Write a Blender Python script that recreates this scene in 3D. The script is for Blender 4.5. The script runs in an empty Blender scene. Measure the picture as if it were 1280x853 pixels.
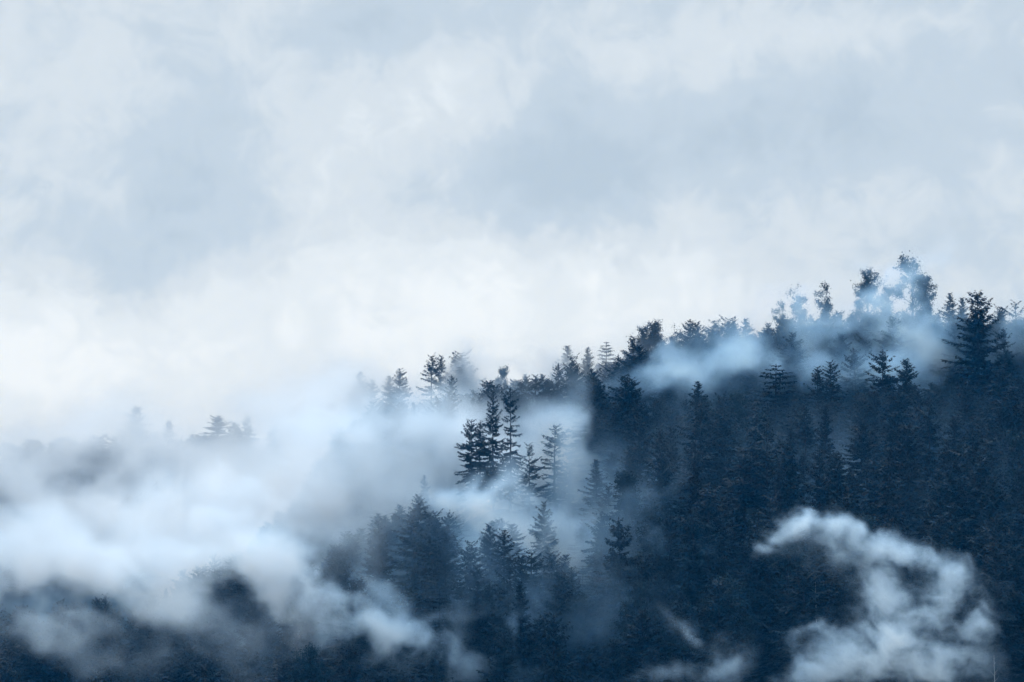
import bpy, math, random
import numpy as np

S = bpy.context.scene
COL = S.collection
R = math.radians
rng = np.random.default_rng(11)
random.seed(11)

# ------------------------------------------------------------------ camera
F = 3630.0                      # focal length in pixels of a 1280 wide frame
PITCH = R(6.0)
cam_d = bpy.data.cameras.new('camera')
cam = bpy.data.objects.new('camera', cam_d)
COL.objects.link(cam)
cam.location = (0, 0, 0)
cam.rotation_euler = (R(90) + PITCH, 0, 0)
cam_d.sensor_width = 36.0
cam_d.lens = 36.0 * F / 1280.0
cam_d.clip_start = 1.0
cam_d.clip_end = 60000.0
S.camera = cam

# ------------------------------------------------------------------ render and exposure
S.view_settings.view_transform = 'Standard'
S.view_settings.look = 'None'
S.view_settings.gamma = 1.0
S.view_settings.exposure = 0.0
cy = S.cycles
cy.max_bounces = 16
cy.diffuse_bounces = 1
cy.glossy_bounces = 1
cy.transmission_bounces = 1
cy.volume_bounces = 14
cy.transparent_max_bounces = 4
cy.volume_step_rate = 1.6
cy.volume_max_steps = 512
cy.use_adaptive_sampling = True
cy.adaptive_threshold = 0.015
cy.use_denoising = True
cy.caustics_reflective = False
cy.caustics_refractive = False


def P(px, py, D):
    """the point at depth D (metres along +Y) seen at a pixel of the 1280 x 853 photograph"""
    u = (px - 640.0) / F
    v = (426.5 - py) / F
    t = D / (math.cos(PITCH) - v * math.sin(PITCH))
    return (u * t, D, (math.sin(PITCH) + v * math.cos(PITCH)) * t)


def project(x, y, z):
    cy_ = y * math.cos(PITCH) + z * math.sin(PITCH)
    cz_ = -y * math.sin(PITCH) + z * math.cos(PITCH)
    return 640 + F * x / cy_, 426.5 - F * cz_ / cy_


# ------------------------------------------------------------------ sun and sky
SUN_EL, SUN_AZ = 50.0, -35.0        # degrees; azimuth from +Y towards +X
sd = bpy.data.lights.new('sun', 'SUN')
sd.energy = 2.0
sd.angle = R(20)
sd.color = (1.0, 0.98, 0.95)
sun = bpy.data.objects.new('sun', sd)
COL.objects.link(sun)
sun.rotation_euler = (R(-(90 - SUN_EL)), 0, R(-SUN_AZ))

W = bpy.data.worlds.new('World')
S.world = W
W.use_nodes = True
wt = W.node_tree
wt.nodes.clear()


def N(t, kind, **kw):
    n = t.nodes.new(kind)
    for k, v in kw.items():
        if k in n.inputs:
            n.inputs[k].default_value = v
        else:
            setattr(n, k, v)
    return n


def math_node(t, op, a, b=None, c=None, clamp=False):
    n = t.nodes.new('ShaderNodeMath')
    n.operation = op
    n.use_clamp = clamp
    for i, v in enumerate((a, b, c)):
        if v is None:
            continue
        if isinstance(v, (int, float)):
            n.inputs[i].default_value = v
        else:
            t.links.new(v, n.inputs[i])
    return n.outputs[0]


def build_world():
    t = wt
    L = t.links.new
    out = N(t, 'ShaderNodeOutputWorld')
    bg = N(t, 'ShaderNodeBackground')
    bg.inputs['Strength'].default_value = 0.1
    L(bg.outputs[0], out.inputs['Surface'])
    sky = N(t, 'ShaderNodeTexSky', sky_type='NISHITA', sun_disc=False)
    sky.sun_elevation = R(SUN_EL)
    sky.sun_rotation = R(SUN_AZ)
    sky.air_density = 1.0
    sky.dust_density = 2.0
    tc = N(t, 'ShaderNodeTexCoord')
    vec = tc.outputs['Generated']
    # clouds live on directions; scale turns degrees into noise units
    mp = N(t, 'ShaderNodeMapping')
    mp.inputs['Scale'].default_value = (9, 9, 13)
    mp.inputs['Location'].default_value = (3.1, 0.4, 1.7)
    L(vec, mp.inputs['Vector'])
    n1 = N(t, 'ShaderNodeTexNoise', Scale=1.0, Detail=7.0, Roughness=0.52, Distortion=0.25)
    L(mp.outputs[0], n1.inputs['Vector'])
    # broad masses of the cloud deck: soft lobes around fixed directions of the sky
    cov = None
    lobes = [  # px, py, radius px x, y, gain (bright cloud +, thin blue-grey cloud -)
        (620, 375, 300, 70, 0.40), (250, 480, 420, 80, 0.30), (60, 60, 260, 150, 0.16), (60, 400, 240, 90, 0.24),
        (700, 225, 150, 75, -0.46), (1010, 165, 240, 70, -0.34), (255, 215, 95, 90, -0.36),
        (160, 320, 100, 60, -0.30), (450, 45, 80, 55, -0.34), (530, 100, 110, 60, 0.18),
        (960, 45, 230, 40, 0.15), (860, 260, 70, 100, 0.16), (1180, 260, 170, 70, 0.05), (1210, 60, 80, 60, -0.12),
        (430, 280, 130, 90, 0.14), (780, 170, 40, 25, 0.12),
    ]
    # lobes warp with the noise so their rims are ragged
    n2 = N(t, 'ShaderNodeTexNoise', Scale=24.0, Detail=9.0, Roughness=0.62)
    L(vec, n2.inputs['Vector'])
    wv = N(t, 'ShaderNodeVectorMath', operation='MULTIPLY_ADD')
    L(n2.outputs['Color'], wv.inputs[0])
    wv.inputs[1].default_value = (0.052, 0.0, 0.042)
    wv.inputs[2].default_value = (-0.026, 0.0, -0.021)
    wa = N(t, 'ShaderNodeVectorMath', operation='ADD')
    L(vec, wa.inputs[0])
    L(wv.outputs[0], wa.inputs[1])
    sx = N(t, 'ShaderNodeSeparateXYZ')
    L(wa.outputs[0], sx.inputs[0])
    for px, py, rx, ry, g in lobes:
        p = P(px, py, 1.0)
        k = 1 / math.sqrt(p[0] ** 2 + p[1] ** 2 + p[2] ** 2)
        dx = math_node(t, 'MULTIPLY', math_node(t, 'SUBTRACT', sx.outputs[0], p[0] * k), F / rx)
        dz = math_node(t, 'MULTIPLY', math_node(t, 'SUBTRACT', sx.outputs[2], p[2] * k), F / ry)
        r2 = math_node(t, 'MULTIPLY_ADD', dz, dz, math_node(t, 'MULTIPLY', dx, dx))
        e = math_node(t, 'POWER', 2.718, math_node(t, 'MULTIPLY', r2, -0.8))
        e = math_node(t, 'MULTIPLY', e, g)
        cov = e if cov is None else math_node(t, 'ADD', cov, e)
    n1c = math_node(t, 'MULTIPLY_ADD', math_node(t, 'SUBTRACT', n1.outputs['Fac'], 0.5), 0.7, 0.47)
    n2c = math_node(t, 'MULTIPLY', math_node(t, 'SUBTRACT', n2.outputs['Fac'], n2.outputs['Fac'], 0.5), 0.95)
    n3 = N(t, 'ShaderNodeTexNoise', Scale=62.0, Detail=8.0, Roughness=0.6, Distortion=0.6)
    L(vec, n3.inputs['Vector'])
    n3c = math_node(t, 'MULTIPLY', math_node(t, 'SUBTRACT', n3.outputs['Fac'], 0.5), 0.62)
    fac = math_node(t, 'ADD', math_node(t, 'ADD', math_node(t, 'ADD', n1c, n2c), n3c), cov)
    ramp = N(t, 'ShaderNodeValToRGB')
    cr = ramp.color_ramp
    cr.interpolation = 'EASE'
    cr.elements[0].position = 0.08
    cr.elements[0].color = (0.50, 0.59, 0.68, 1)
    cr.elements[1].position = 1.0
    cr.elements[1].color = (0.89, 0.925, 0.95, 1)
    for pos, c in ((0.34, (0.565, 0.65, 0.735, 1)), (0.58, (0.69, 0.75, 0.805, 1)), (0.78, (0.79, 0.84, 0.88, 1))):
        el = cr.elements.new(pos)
        el.color = c
    L(fac, ramp.inputs[0])
    # an overcast deck is brighter towards the zenith than near the skyline
    s0 = N(t, 'ShaderNodeSeparateXYZ')
    L(vec, s0.inputs[0])
    zen = N(t, 'ShaderNodeMapRange', interpolation_type='SMOOTHSTEP')
    zen.inputs['From Min'].default_value = 0.22
    zen.inputs['From Max'].default_value = 0.9
    zen.inputs['To Min'].default_value = 10.3
    zen.inputs['To Max'].default_value = 24.0
    L(s0.outputs[2], zen.inputs['Value'])
    sc = N(t, 'ShaderNodeVectorMath', operation='SCALE')
    L(ramp.outputs[0], sc.inputs[0])
    L(zen.outputs[0], sc.inputs['Scale'])
    mix = N(t, 'ShaderNodeMix', data_type='RGBA')
    mix.inputs[0].default_value = 0.03
    zt = N(t, 'ShaderNodeMapRange')
    zt.inputs['From Min'].default_value = 0.22
    zt.inputs['From Max'].default_value = 0.8
    L(s0.outputs[2], zt.inputs['Value'])
    tint = N(t, 'ShaderNodeMix', data_type='RGBA')
    tint.inputs[6].default_value = (0.965, 0.995, 1.01, 1)
    tint.inputs[7].default_value = (0.74, 0.95, 1.16, 1)
    L(zt.outputs[0], tint.inputs[0])
    mul = N(t, 'ShaderNodeVectorMath', operation='MULTIPLY')
    L(sc.outputs[0], mul.inputs[0])
    L(tint.outputs[2], mul.inputs[1])
    L(mul.outputs[0], mix.inputs[6])
    L(sky.outputs[0], mix.inputs[7])
    L(mix.outputs[2], bg.inputs['Color'])


build_world()

# ------------------------------------------------------------------ tagging


def tag(o, label=None, cat=None, group=None, kind=None):
    if label:
        o['label'] = label
    if cat:
        o['category'] = cat
    if group:
        o['group'] = group
    if kind:
        o['kind'] = kind
    return o


def link_mesh(name, me, mat=None, parent=None):
    o = bpy.data.objects.new(name, me)
    COL.objects.link(o)
    if mat:
        me.materials.append(mat)
    if parent:
        o.parent = parent
    return o


def mesh_np(name, V, Fq, mat=None):
    """mesh from an array of vertices and an array of equal-sized faces (or a list of face arrays)"""
    me = bpy.data.meshes.new(name)
    V = np.asarray(V, dtype=np.float32)
    if not isinstance(Fq, (list, tuple)):
        Fq = [Fq]
    Fq = [np.asarray(f, dtype=np.int32) for f in Fq if len(f)]
    loops = np.concatenate([f.ravel() for f in Fq])
    tot = np.concatenate([np.full(len(f), f.shape[1], dtype=np.int32) for f in Fq])
    start = np.concatenate([[0], np.cumsum(tot)[:-1]]).astype(np.int32)
    me.vertices.add(len(V))
    me.vertices.foreach_set('co', V.ravel())
    me.loops.add(len(loops))
    me.loops.foreach_set('vertex_index', loops)
    me.polygons.add(len(tot))
    me.polygons.foreach_set('loop_start', start)
    me.update(calc_edges=True)
    me.validate()
    if mat:
        me.materials.append(mat)
    return me


# ------------------------------------------------------------------ materials
def foliage_mat(name, c1, c2, scale=0.35):
    m = bpy.data.materials.new(name)
    m.use_nodes = True
    t = m.node_tree
    b = t.nodes['Principled BSDF']
    b.inputs['Roughness'].default_value = 0.75
    b.inputs['Specular IOR Level'].default_value = 0.25
    tc = N(t, 'ShaderNodeTexCoord')
    n = N(t, 'ShaderNodeTexNoise', Scale=scale, Detail=5.0, Roughness=0.65)
    t.links.new(tc.outputs['Object'], n.inputs['Vector'])
    oi = N(t, 'ShaderNodeObjectInfo')
    r = N(t, 'ShaderNodeValToRGB')
    r.color_ramp.elements[0].position = 0.32
    r.color_ramp.elements[0].color = (*c1, 1)
    r.color_ramp.elements[1].position = 0.7
    r.color_ramp.elements[1].color = (*c2, 1)
    t.links.new(n.outputs['Fac'], r.inputs[0])
    hv = N(t, 'ShaderNodeHueSaturation')
    mr = N(t, 'ShaderNodeMapRange')
    mr.inputs['To Min'].default_value = 0.5
    mr.inputs['To Max'].default_value = 1.5
    t.links.new(oi.outputs['Random'], mr.inputs['Value'])
    t.links.new(mr.outputs[0], hv.inputs['Value'])
    t.links.new(r.outputs[0], hv.inputs['Color'])
    t.links.new(hv.outputs[0], b.inputs['Base Color'])
    return m


def bark_mat(name, c1, c2, sc=3.0):
    m = bpy.data.materials.new(name)
    m.use_nodes = True
    t = m.node_tree
    b = t.nodes['Principled BSDF']
    b.inputs['Roughness'].default_value = 1.0
    b.inputs['Specular IOR Level'].default_value = 0.05
    tc = N(t, 'ShaderNodeTexCoord')
    mp = N(t, 'ShaderNodeMapping')
    mp.inputs['Scale'].default_value = (sc, sc, sc * 0.3)
    t.links.new(tc.outputs['Object'], mp.inputs['Vector'])
    n = N(t, 'ShaderNodeTexNoise', Scale=1.0, Detail=6.0, Roughness=0.7)
    t.links.new(mp.outputs[0], n.inputs['Vector'])
    r = N(t, 'ShaderNodeValToRGB')
    r.color_ramp.elements[0].position = 0.35
    r.color_ramp.elements[0].color = (*c1, 1)
    r.color_ramp.elements[1].position = 0.65
    r.color_ramp.elements[1].color = (*c2, 1)
    t.links.new(n.outputs['Fac'], r.inputs[0])
    t.links.new(r.outputs[0], b.inputs['Base Color'])
    return m


M_NEEDLE = foliage_mat('spruce needles', (0.0015, 0.010, 0.015), (0.005, 0.019, 0.026))
M_LEAF = foliage_mat('broad leaves', (0.003, 0.014, 0.020), (0.009, 0.028, 0.034), 0.5)
M_BARK = bark_mat('spruce bark', (0.022, 0.024, 0.027), (0.05, 0.05, 0.052))
M_BIRCH = bark_mat('pale bark', (0.20, 0.20, 0.20), (0.45, 0.45, 0.43), 2.0)
M_GROUND = bark_mat('forest floor', (0.006, 0.014, 0.016), (0.014, 0.024, 0.024), 0.12)

# ------------------------------------------------------------------ terrain
NTAB = rng.random((64, 64, 64)).astype(np.float32)


def vnoise(x, y, z):
    xi = np.floor(x).astype(np.int32)
    yi = np.floor(y).astype(np.int32)
    zi = np.floor(z).astype(np.int32)
    fx, fy, fz = x - xi, y - yi, z - zi
    fx = fx * fx * (3 - 2 * fx)
    fy = fy * fy * (3 - 2 * fy)
    fz = fz * fz * (3 - 2 * fz)
    x0, y0, z0 = xi & 63, yi & 63, zi & 63
    x1, y1, z1 = (xi + 1) & 63, (yi + 1) & 63, (zi + 1) & 63
    T = NTAB
    a = T[x0, y0, z0] * (1 - fx) + T[x1, y0, z0] * fx
    b = T[x0, y1, z0] * (1 - fx) + T[x1, y1, z0] * fx
    c = T[x0, y0, z1] * (1 - fx) + T[x1, y0, z1] * fx
    d = T[x0, y1, z1] * (1 - fx) + T[x1, y1, z1] * fx
    return (a * (1 - fy) + b * fy) * (1 - fz) + (c * (1 - fy) + d * fy) * fz


def fbm(x, y, z, octaves=5, gain=0.5, lac=2.03):
    s = 0
    amp = 1.0
    tot = 0.0
    for i in range(octaves):
        s = s + amp * vnoise(x + 17.3 * i, y + 5.1 * i, z + 9.7 * i)
        tot += amp
        amp *= gain
        x, y, z = x * lac, y * lac, z * lac
    return s / tot


def crest(points, D):
    xs = [(p[0] - 640) / F * D for p in points]
    zs = [P(p[0], p[1], D)[2] for p in points]
    return np.array(xs), np.array(zs)


YA, YB, YC = 740.0, 860.0, 1800.0
CA = crest([(-400, 900), (0, 880), (300, 858), (400, 810), (440, 785), (520, 752), (590, 650), (640, 636), (685, 668), (715, 682), (750, 618), (860, 612),
            (960, 600), (1060, 590), (1160, 572), (1280, 575), (1700, 540)], YA)
CB = crest([(-400, 900), (200, 850), (300, 800), (380, 710), (435, 620), (480, 580), (540, 568), (640, 560), (720, 545), (800, 525), (880, 510),
            (1000, 485), (1100, 478), (1200, 492), (1280, 500), (1700, 440)], YB)
CC = crest([(-1500, 560), (-300, 580), (0, 575), (170, 562), (290, 568), (350, 600), (400, 650), (470, 700), (700, 760), (1700, 800)], YC)


def H(x, y):
    x = np.asarray(x, dtype=np.float64)
    y = np.asarray(y, dtype=np.float64)
    wob = (fbm(x / 70 + 3, y / 70 + 9, y * 0, 4) - 0.5) * 9
    def wedge(C, Y, front, back):
        # the ridge keeps its shape in world x
        z = np.interp(x, C[0], C[1])
        d = y - Y
        s = np.where(d < 0, -front * d, back * d)
        return z - (np.sqrt(s * s + 36) - 6)
    a = wedge(CA, YA, 0.42, 0.33)
    b = wedge(CB, YB, 0.36, 0.30)
    c = wedge(CC, YC, 0.40, 0.30)
    v = -55 + 0.0 * x
    near = -2.2 - 0.10 * np.sqrt(np.maximum(y, 0) ** 2 + 100) + 1.0
    near = np.maximum(near, -55)
    k = 5.0
    m = np.maximum(np.maximum(a, b), np.maximum(c, near))
    h = m + k * np.log(np.exp((a - m) / k) + np.exp((b - m) / k) + np.exp((c - m) / k) + np.exp((near - m) / k))
    f = np.clip((y - 250) / 200, 0, 1)
    return np.where(h > m + 4, m + 4, h) * 1.0 * f + (1 - f) * near + wob * f


def build_ground():
    ys = np.concatenate([np.linspace(-4000, -50, 12), np.linspace(0, 480, 25), np.linspace(488, 960, 80),
                         np.linspace(975, 2300, 90), np.linspace(2400, 9000, 16)])
    xs = np.concatenate([np.linspace(-6000, -900, 18), np.linspace(-880, -260, 50), np.linspace(-250, 250, 110),
                         np.linspace(260, 880, 50), np.linspace(900, 6000, 18)])
    X, Y = np.meshgrid(xs, ys)
    Z = H(X, Y)
    V = np.stack([X, Y, Z], -1).reshape(-1, 3)
    nx, ny = len(xs), len(ys)
    i = (np.arange(ny - 1)[:, None] * nx + np.arange(nx - 1)[None, :]).ravel()
    Fq = np.stack([i, i + 1, i + 1 + nx, i + nx], -1)
    me = mesh_np('hillside', V, Fq, M_GROUND)
    me.polygons.foreach_set('use_smooth', np.ones(len(me.polygons), dtype=bool))
    o = link_mesh('ground', me)
    tag(o, kind='structure')
    return o


build_ground()

# ------------------------------------------------------------------ tree meshes


def kites(base, direc, side, length, width):
    """needle sprays: one flat kite each, base point, direction, side vector, length, width -> verts, faces"""
    base = np.asarray(base)
    n = len(base)
    L_ = np.asarray(length)[:, None]
    Wd = np.asarray(width)[:, None]
    mid = base + direc * L_ * 0.45
    V = np.stack([base, mid + side * Wd * 0.5, base + direc * L_, mid - side * Wd * 0.5], 1).reshape(-1, 3)
    Fq = np.arange(n * 4).reshape(-1, 4)
    return V, Fq


def norm(v):
    return v / np.maximum(np.linalg.norm(v, axis=-1, keepdims=True), 1e-9)


def tube(pts, radii, sides=7):
    pts = np.asarray(pts, dtype=float)
    V, Fq = [], []
    for i, p in enumerate(pts):
        d = pts[min(i + 1, len(pts) - 1)] - pts[max(i - 1, 0)]
        d = d / (np.linalg.norm(d) + 1e-9)
        a = np.cross(d, (0.3, 1.0, 0.1))
        a /= np.linalg.norm(a) + 1e-9
        b = np.cross(d, a)
        for k in range(sides):
            t = 2 * math.pi * k / sides
            V.append(p + radii[i] * (math.cos(t) * a + math.sin(t) * b))
    for i in range(len(pts) - 1):
        for k in range(sides):
            k2 = (k + 1) % sides
            Fq.append((i * sides + k, i * sides + k2, (i + 1) * sides + k2, (i + 1) * sides + k))
    return np.array(V), np.array(Fq)


def join(parts):
    Vs, Fs, o = [], [], 0
    for V, Fq in parts:
        Vs.append(V)
        Fs.append(Fq + o)
        o += len(V)
    return np.concatenate(Vs), np.concatenate(Fs)


def make_spruce(seed, height=28.0, width=5.0, gap=0.0, tier=0.54, droop=0.35, crown_from=0.12, power=0.68, ragged=0.35,
                density=1.15, flat=False, tops=1):
    """crown and trunk meshes of one conifer; total height = height metres"""
    r = np.random.default_rng(seed)
    sweep = r.uniform(-0.35, 0.35, 2)

    def axis(h):
        t = h / height
        return np.array([sweep[0] * math.sin(t * 2.2), sweep[1] * math.sin(t * 2.9), h])
    crown, wood = [], []
    hs = np.linspace(-1.5, height, 14)
    wood.append(tube([axis(max(h, 0)) + (0, 0, min(h, 0)) for h in hs],
                     [0.34 * (1 - max(h, 0) / height) ** 0.8 + 0.025 for h in hs], 8))
    z = height * crown_from
    bases, dirs, sides_, lens, wids = [], [], [], [], []
    lobes = r.uniform(0, 6.28, 3)
    while z < height - 0.3:
        t = 1 - (z - height * crown_from) / (height * (1 - crown_from))    # 1 low, 0 top
        reach = width * (t ** power) * (1.0 if t < 0.85 else 1 - (t - 0.85) * 2.2) + 0.18
        nb = int(r.integers(5, 8)) if t > 0.06 else 4
        a0 = r.uniform(0, 6.28)
        skip = r.random() < gap
        for k in range(nb):
            az = a0 + 6.283 * k / nb + r.normal(0, 0.22)
            L_ = reach * (1 + r.normal(0, ragged)) * (1 + 0.18 * math.sin(az * 2 + lobes[0]) * math.sin(z * 0.5 + lobes[1]))
            L_ = float(np.clip(L_, 0.15, width * 1.35))
            if skip and r.random() < 0.75:
                continue
            if r.random() < gap * 0.6:
                continue
            # upper branches rise, lower ones hang and lift at the tip
            up = (0.75 * (1 - t) ** 2.0 - droop * t) + r.normal(0, 0.15)
            if flat:
                up = 0.10 - 0.12 * t + r.normal(0, 0.04)
            outv = np.array([math.cos(az), math.sin(az), 0.0])
            sd = np.array([-math.sin(az), math.cos(az), 0.0])
            ns = max(3, int(L_ / 0.30 * density))
            s = (np.arange(ns) + r.uniform(0.2, 0.8, ns)) / ns
            s = 0.10 + 0.90 * s
            zc = up * s * L_ + 0.12 * L_ * s ** 3 * (0 if flat else 1)
            root = axis(z if flat else min(height - 0.2, z + r.normal(0, 0.45)))
            p = root + outv * (s * L_)[:, None] + np.array([0, 0, 1.0]) * zc[:, None]
            wood.append(tube([root, p[ns // 2], p[-1]], [0.05, 0.03, 0.012], 3))
            fan = 0.34 * L_ * np.sqrt(np.clip(1.1 - s, 0.05, 1)) + 0.20
            for sg in (-1, 1):
                d = norm(outv[None] * r.uniform(0.5, 1.0, (ns, 1)) + sd[None] * sg * r.uniform(0.6, 1.1, (ns, 1))
                         + np.array([0, 0, 1.0])[None] * r.normal(-0.30 if not flat else -0.06, 0.16, (ns, 1)))
                bases.append(p)
                dirs.append(d)
                sides_.append(norm(np.cross(d, r.normal(0, 0.35, (ns, 3)) + (0, 0, 1))))
                lens.append(fan * r.uniform(0.7, 1.35, ns))
                wids.append(r.uniform(0.26, 0.46, ns) * (0.55 + 0.45 * min(1, L_ / 2)))
            # curtain of hanging twigs under the branch
            m = ns if not flat else ns // 3
            idx = r.integers(0, ns, m)
            d = norm(r.normal(0, 0.25, (m, 3)) + outv[None] * 0.35 + np.array([0, 0, -1.0])[None])
            bases.append(p[idx])
            dirs.append(d)
            sides_.append(norm(np.cross(d, r.normal(0, 1, (m, 3)))))
            lens.append(r.uniform(0.35, 0.85, m) * min(1.0, 0.35 + L_ / 4))
            wids.append(r.uniform(0.18, 0.34, m))
            # tip
            bases.append(p[-1:])
            dirs.append(norm(outv + (0, 0, 0.15))[None])
            sides_.append(sd[None])
            lens.append(np.array([0.55]))
            wids.append(np.array([0.26]))
        z += tier * r.uniform(0.75, 1.25) * (0.5 + 0.5 * min(1, t * 3 + 0.25))
    # leader
    for h0 in np.linspace(height - 1.6, height - 0.2, 7):
        for k in range(4):
            az = r.uniform(0, 6.28)
            d = norm(np.array([[math.cos(az) * 0.8, math.sin(az) * 0.8, 0.75]]))
            bases.append(axis(h0)[None])
            dirs.append(d)
            sides_.append(norm(np.cross(d, (0.2, 0.1, 1.0))))
            lens.append(np.array([0.14 + (height - h0) * 0.30]))
            wids.append(np.array([0.13]))
    V, Fq = kites(np.concatenate(bases), np.concatenate(dirs), np.concatenate(sides_), np.concatenate(lens), np.concatenate(wids))
    return mesh_np('spruce_crown', V, Fq, M_NEEDLE), mesh_np('spruce_trunk', *join(wood), M_BARK)


def make_broadleaf(seed, height=26.0, spread=5.0, crown_from=0.4, leaves=7000, open_=0.35, bark=None, leaf=0.36):
    r = np.random.default_rng(seed)
    wood = []
    tips = []

    def grow(p, d, length, rad, depth):
        n = 4
        pts, rr = [p], [rad]
        for i in range(n):
            d = norm(d + r.normal(0, 0.16, 3) + np.array([0, 0, 0.06]))
            p = p + d * length / n
            pts.append(p)
            rr.append(rad * (1 - 0.45 * (i + 1) / n))
            if depth >= 2:
                tips.append((p, length))
        wood.append(tube(pts, rr, 6 if depth < 2 else 3))
        if depth >= 4 or length < 0.7:
            return
        for k in range(int(r.integers(2, 4)) + (1 if depth == 0 else 0)):
            a = r.uniform(0, 6.28)
            s = r.uniform(0.35, 0.95)
            o = np.array([math.cos(a), math.sin(a), 0])
            grow(p if k == 0 else pts[int(r.integers(2, 5))], norm(d * (1.1 if k == 0 else 0.7) + o * s), length * r.uniform(0.55, 0.8), rr[-1] * 0.75, depth + 1)
    h0 = height * crown_from
    tr = [np.array([0, 0, -1.5]), np.array([0, 0, 0.0])]
    bend = r.normal(0, 0.5, 2)
    for i in range(1, 9):
        q = i / 8
        tr.append(np.array([bend[0] * q * q, bend[1] * q * q, height * 0.86 * q]))
    wood.append(tube(tr, [0.42, 0.38] + [0.36 * (1 - i / 8) ** 0.8 + 0.04 for i in range(1, 9)], 8))
    nl = 20
    for i in range(nl):
        q = crown_from + (0.88 - crown_from) * (i + 0.5) / nl
        a = i * 2.4 + r.normal(0, 0.4)
        base = np.array([bend[0] * q * q, bend[1] * q * q, height * q])
        prof = math.sin(math.pi * min(1, (q - crown_from) / (1.02 - crown_from) * 0.8 + 0.18))
        L_ = spread * (0.35 + 0.65 * prof) * r.uniform(0.6, 1.1)
        grow(base, norm(np.array([math.cos(a), math.sin(a), r.uniform(0.5, 1.0)])), L_ * 0.6, 0.10, 1)
    grow(np.array([bend[0] * .74, bend[1] * .74, height * 0.84]), np.array([0, 0, 1.0]), height * 0.10, 0.07, 1)
    T = np.array([t[0] for t in tips])
    # leaf clumps: some twigs stay bare so gaps show
    keep = r.random(len(T)) > open_
    T = T[keep]
    k = r.integers(0, len(T), leaves)
    c = T[k] + r.normal(0, 0.42, (leaves, 3)) * r.uniform(0.3, 1.5, (leaves, 1))
    d = norm(r.normal(0, 1, (leaves, 3)))
    s = norm(np.cross(d, r.normal(0, 1, (leaves, 3))))
    V, Fq = kites(c, d, s, r.uniform(leaf * 0.7, leaf * 1.5, leaves), r.uniform(leaf * 0.5, leaf * 0.9, leaves))
    top = np.percentile(V[:, 2], 99.9)
    V[:, 2] *= height / top
    woodV, woodF = join(wood)
    woodV[:, 2] *= np.where(woodV[:, 2] > 0, height / top, 1.0)
    return mesh_np('broadleaf_crown', V, Fq, M_LEAF), mesh_np('broadleaf_trunk', woodV, woodF, bark or M_BARK)


SPRUCE = [
    make_spruce(1),
    make_spruce(2, width=4.4, ragged=0.45, gap=0.12, droop=0.45),
    make_spruce(3, width=5.8, power=0.62, tier=0.7, ragged=0.3),
    make_spruce(4, width=3.7, ragged=0.5, gap=0.22, droop=0.5, power=0.5),          # thin, tattered old tree
    make_spruce(5, width=6.4, flat=True, tier=1.05, power=0.62, ragged=0.22, crown_from=0.3),   # layered fir
    make_spruce(6, width=4.6, power=0.5, ragged=0.4, gap=0.06),                    # blunt, columnar
    make_spruce(7, width=3.8, power=0.8, ragged=0.4, tier=0.5),                     # slender young
    make_spruce(8, width=4.8, ragged=0.6, gap=0.35, droop=0.2, power=0.55, crown_from=0.3, tier=0.8),  # half bare
    make_spruce(9, width=4.4, ragged=0.55, gap=0.16, droop=0.65, power=0.6),
    make_spruce(10, width=3.6, ragged=0.65, gap=0.25, droop=0.45, power=0.5, tier=0.62),
    make_spruce(11, width=5.4, ragged=0.38, droop=0.6, power=0.6, gap=0.05),
]
BROAD = [
    make_broadleaf(21, leaves=11000, open_=0.34, crown_from=0.15, spread=4.6, leaf=0.36),
    make_broadleaf(22, spread=3.8, leaves=7500, open_=0.5, crown_from=0.2, leaf=0.36),
    make_broadleaf(23, spread=5.2, leaves=16000, open_=0.2, crown_from=0.15, leaf=0.32),
    make_broadleaf(24, spread=3.8, leaves=5500, open_=0.55, crown_from=0.2, leaf=0.34),
]
BASE_H = {'s': 28.0, 'b': 26.0}


def make_bare(seed, height=20.0):
    r = np.random.default_rng(seed)
    b = r.normal(0, 0.5, 2)
    pts = [np.array([b[0] * q * q, b[1] * q * q, height * q]) for q in np.linspace(-0.06, 1, 10)]
    trunk = tube(pts, [0.20 * (1 - 0.85 * i / 9) + 0.02 for i in range(10)], 8)
    br = []
    for i in range(16):
        q = r.uniform(0.4, 0.97)
        a = r.uniform(0, 6.28)
        p = np.array([b[0] * q * q, b[1] * q * q, height * q])
        o = np.array([math.cos(a), math.sin(a), r.uniform(0.3, 0.9)])
        L_ = r.uniform(0.6, 2.2)
        br.append(tube([p, p + o * L_ * 0.5, p + o * L_ + (0, 0, 0.2)], [0.04, 0.025, 0.01], 4))
    return (mesh_np('bare_tree', *join([trunk] + br), M_BIRCH),)


BARE = [make_bare(31), make_bare(32)]
BASE_H['d'] = 20.0

# name, category, part names for each kind
KIND = {'s': ('spruce_tree', 'spruce tree', 'crown', 'trunk', SPRUCE),
        'b': ('broadleaf_tree', 'broadleaf tree', 'crown', 'trunk', BROAD),
        'd': ('bare_tree', 'bare tree', None, None, BARE)}


def place(kind, var, x, y, z, h, rot, wide, label, group, tilt=0.0):
    name, cat, c_, t_, lib = KIND[kind]
    e = bpy.data.objects.new(name, lib[var][0] if kind == 'd' else None)
    COL.objects.link(e)
    s = h / BASE_H[kind]
    e.location = (x, y, z)
    e.rotation_euler = (tilt * math.cos(rot), tilt * math.sin(rot), rot)
    e.scale = (s * wide, s * wide, s)
    tag(e, label, cat, group)
    for nm, me in zip((c_, t_), lib[var]) if c_ else ():
        o = bpy.data.objects.new(nm, me)
        COL.objects.link(o)
        o.parent = e
    return e


TREES = []     # dicts


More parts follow.
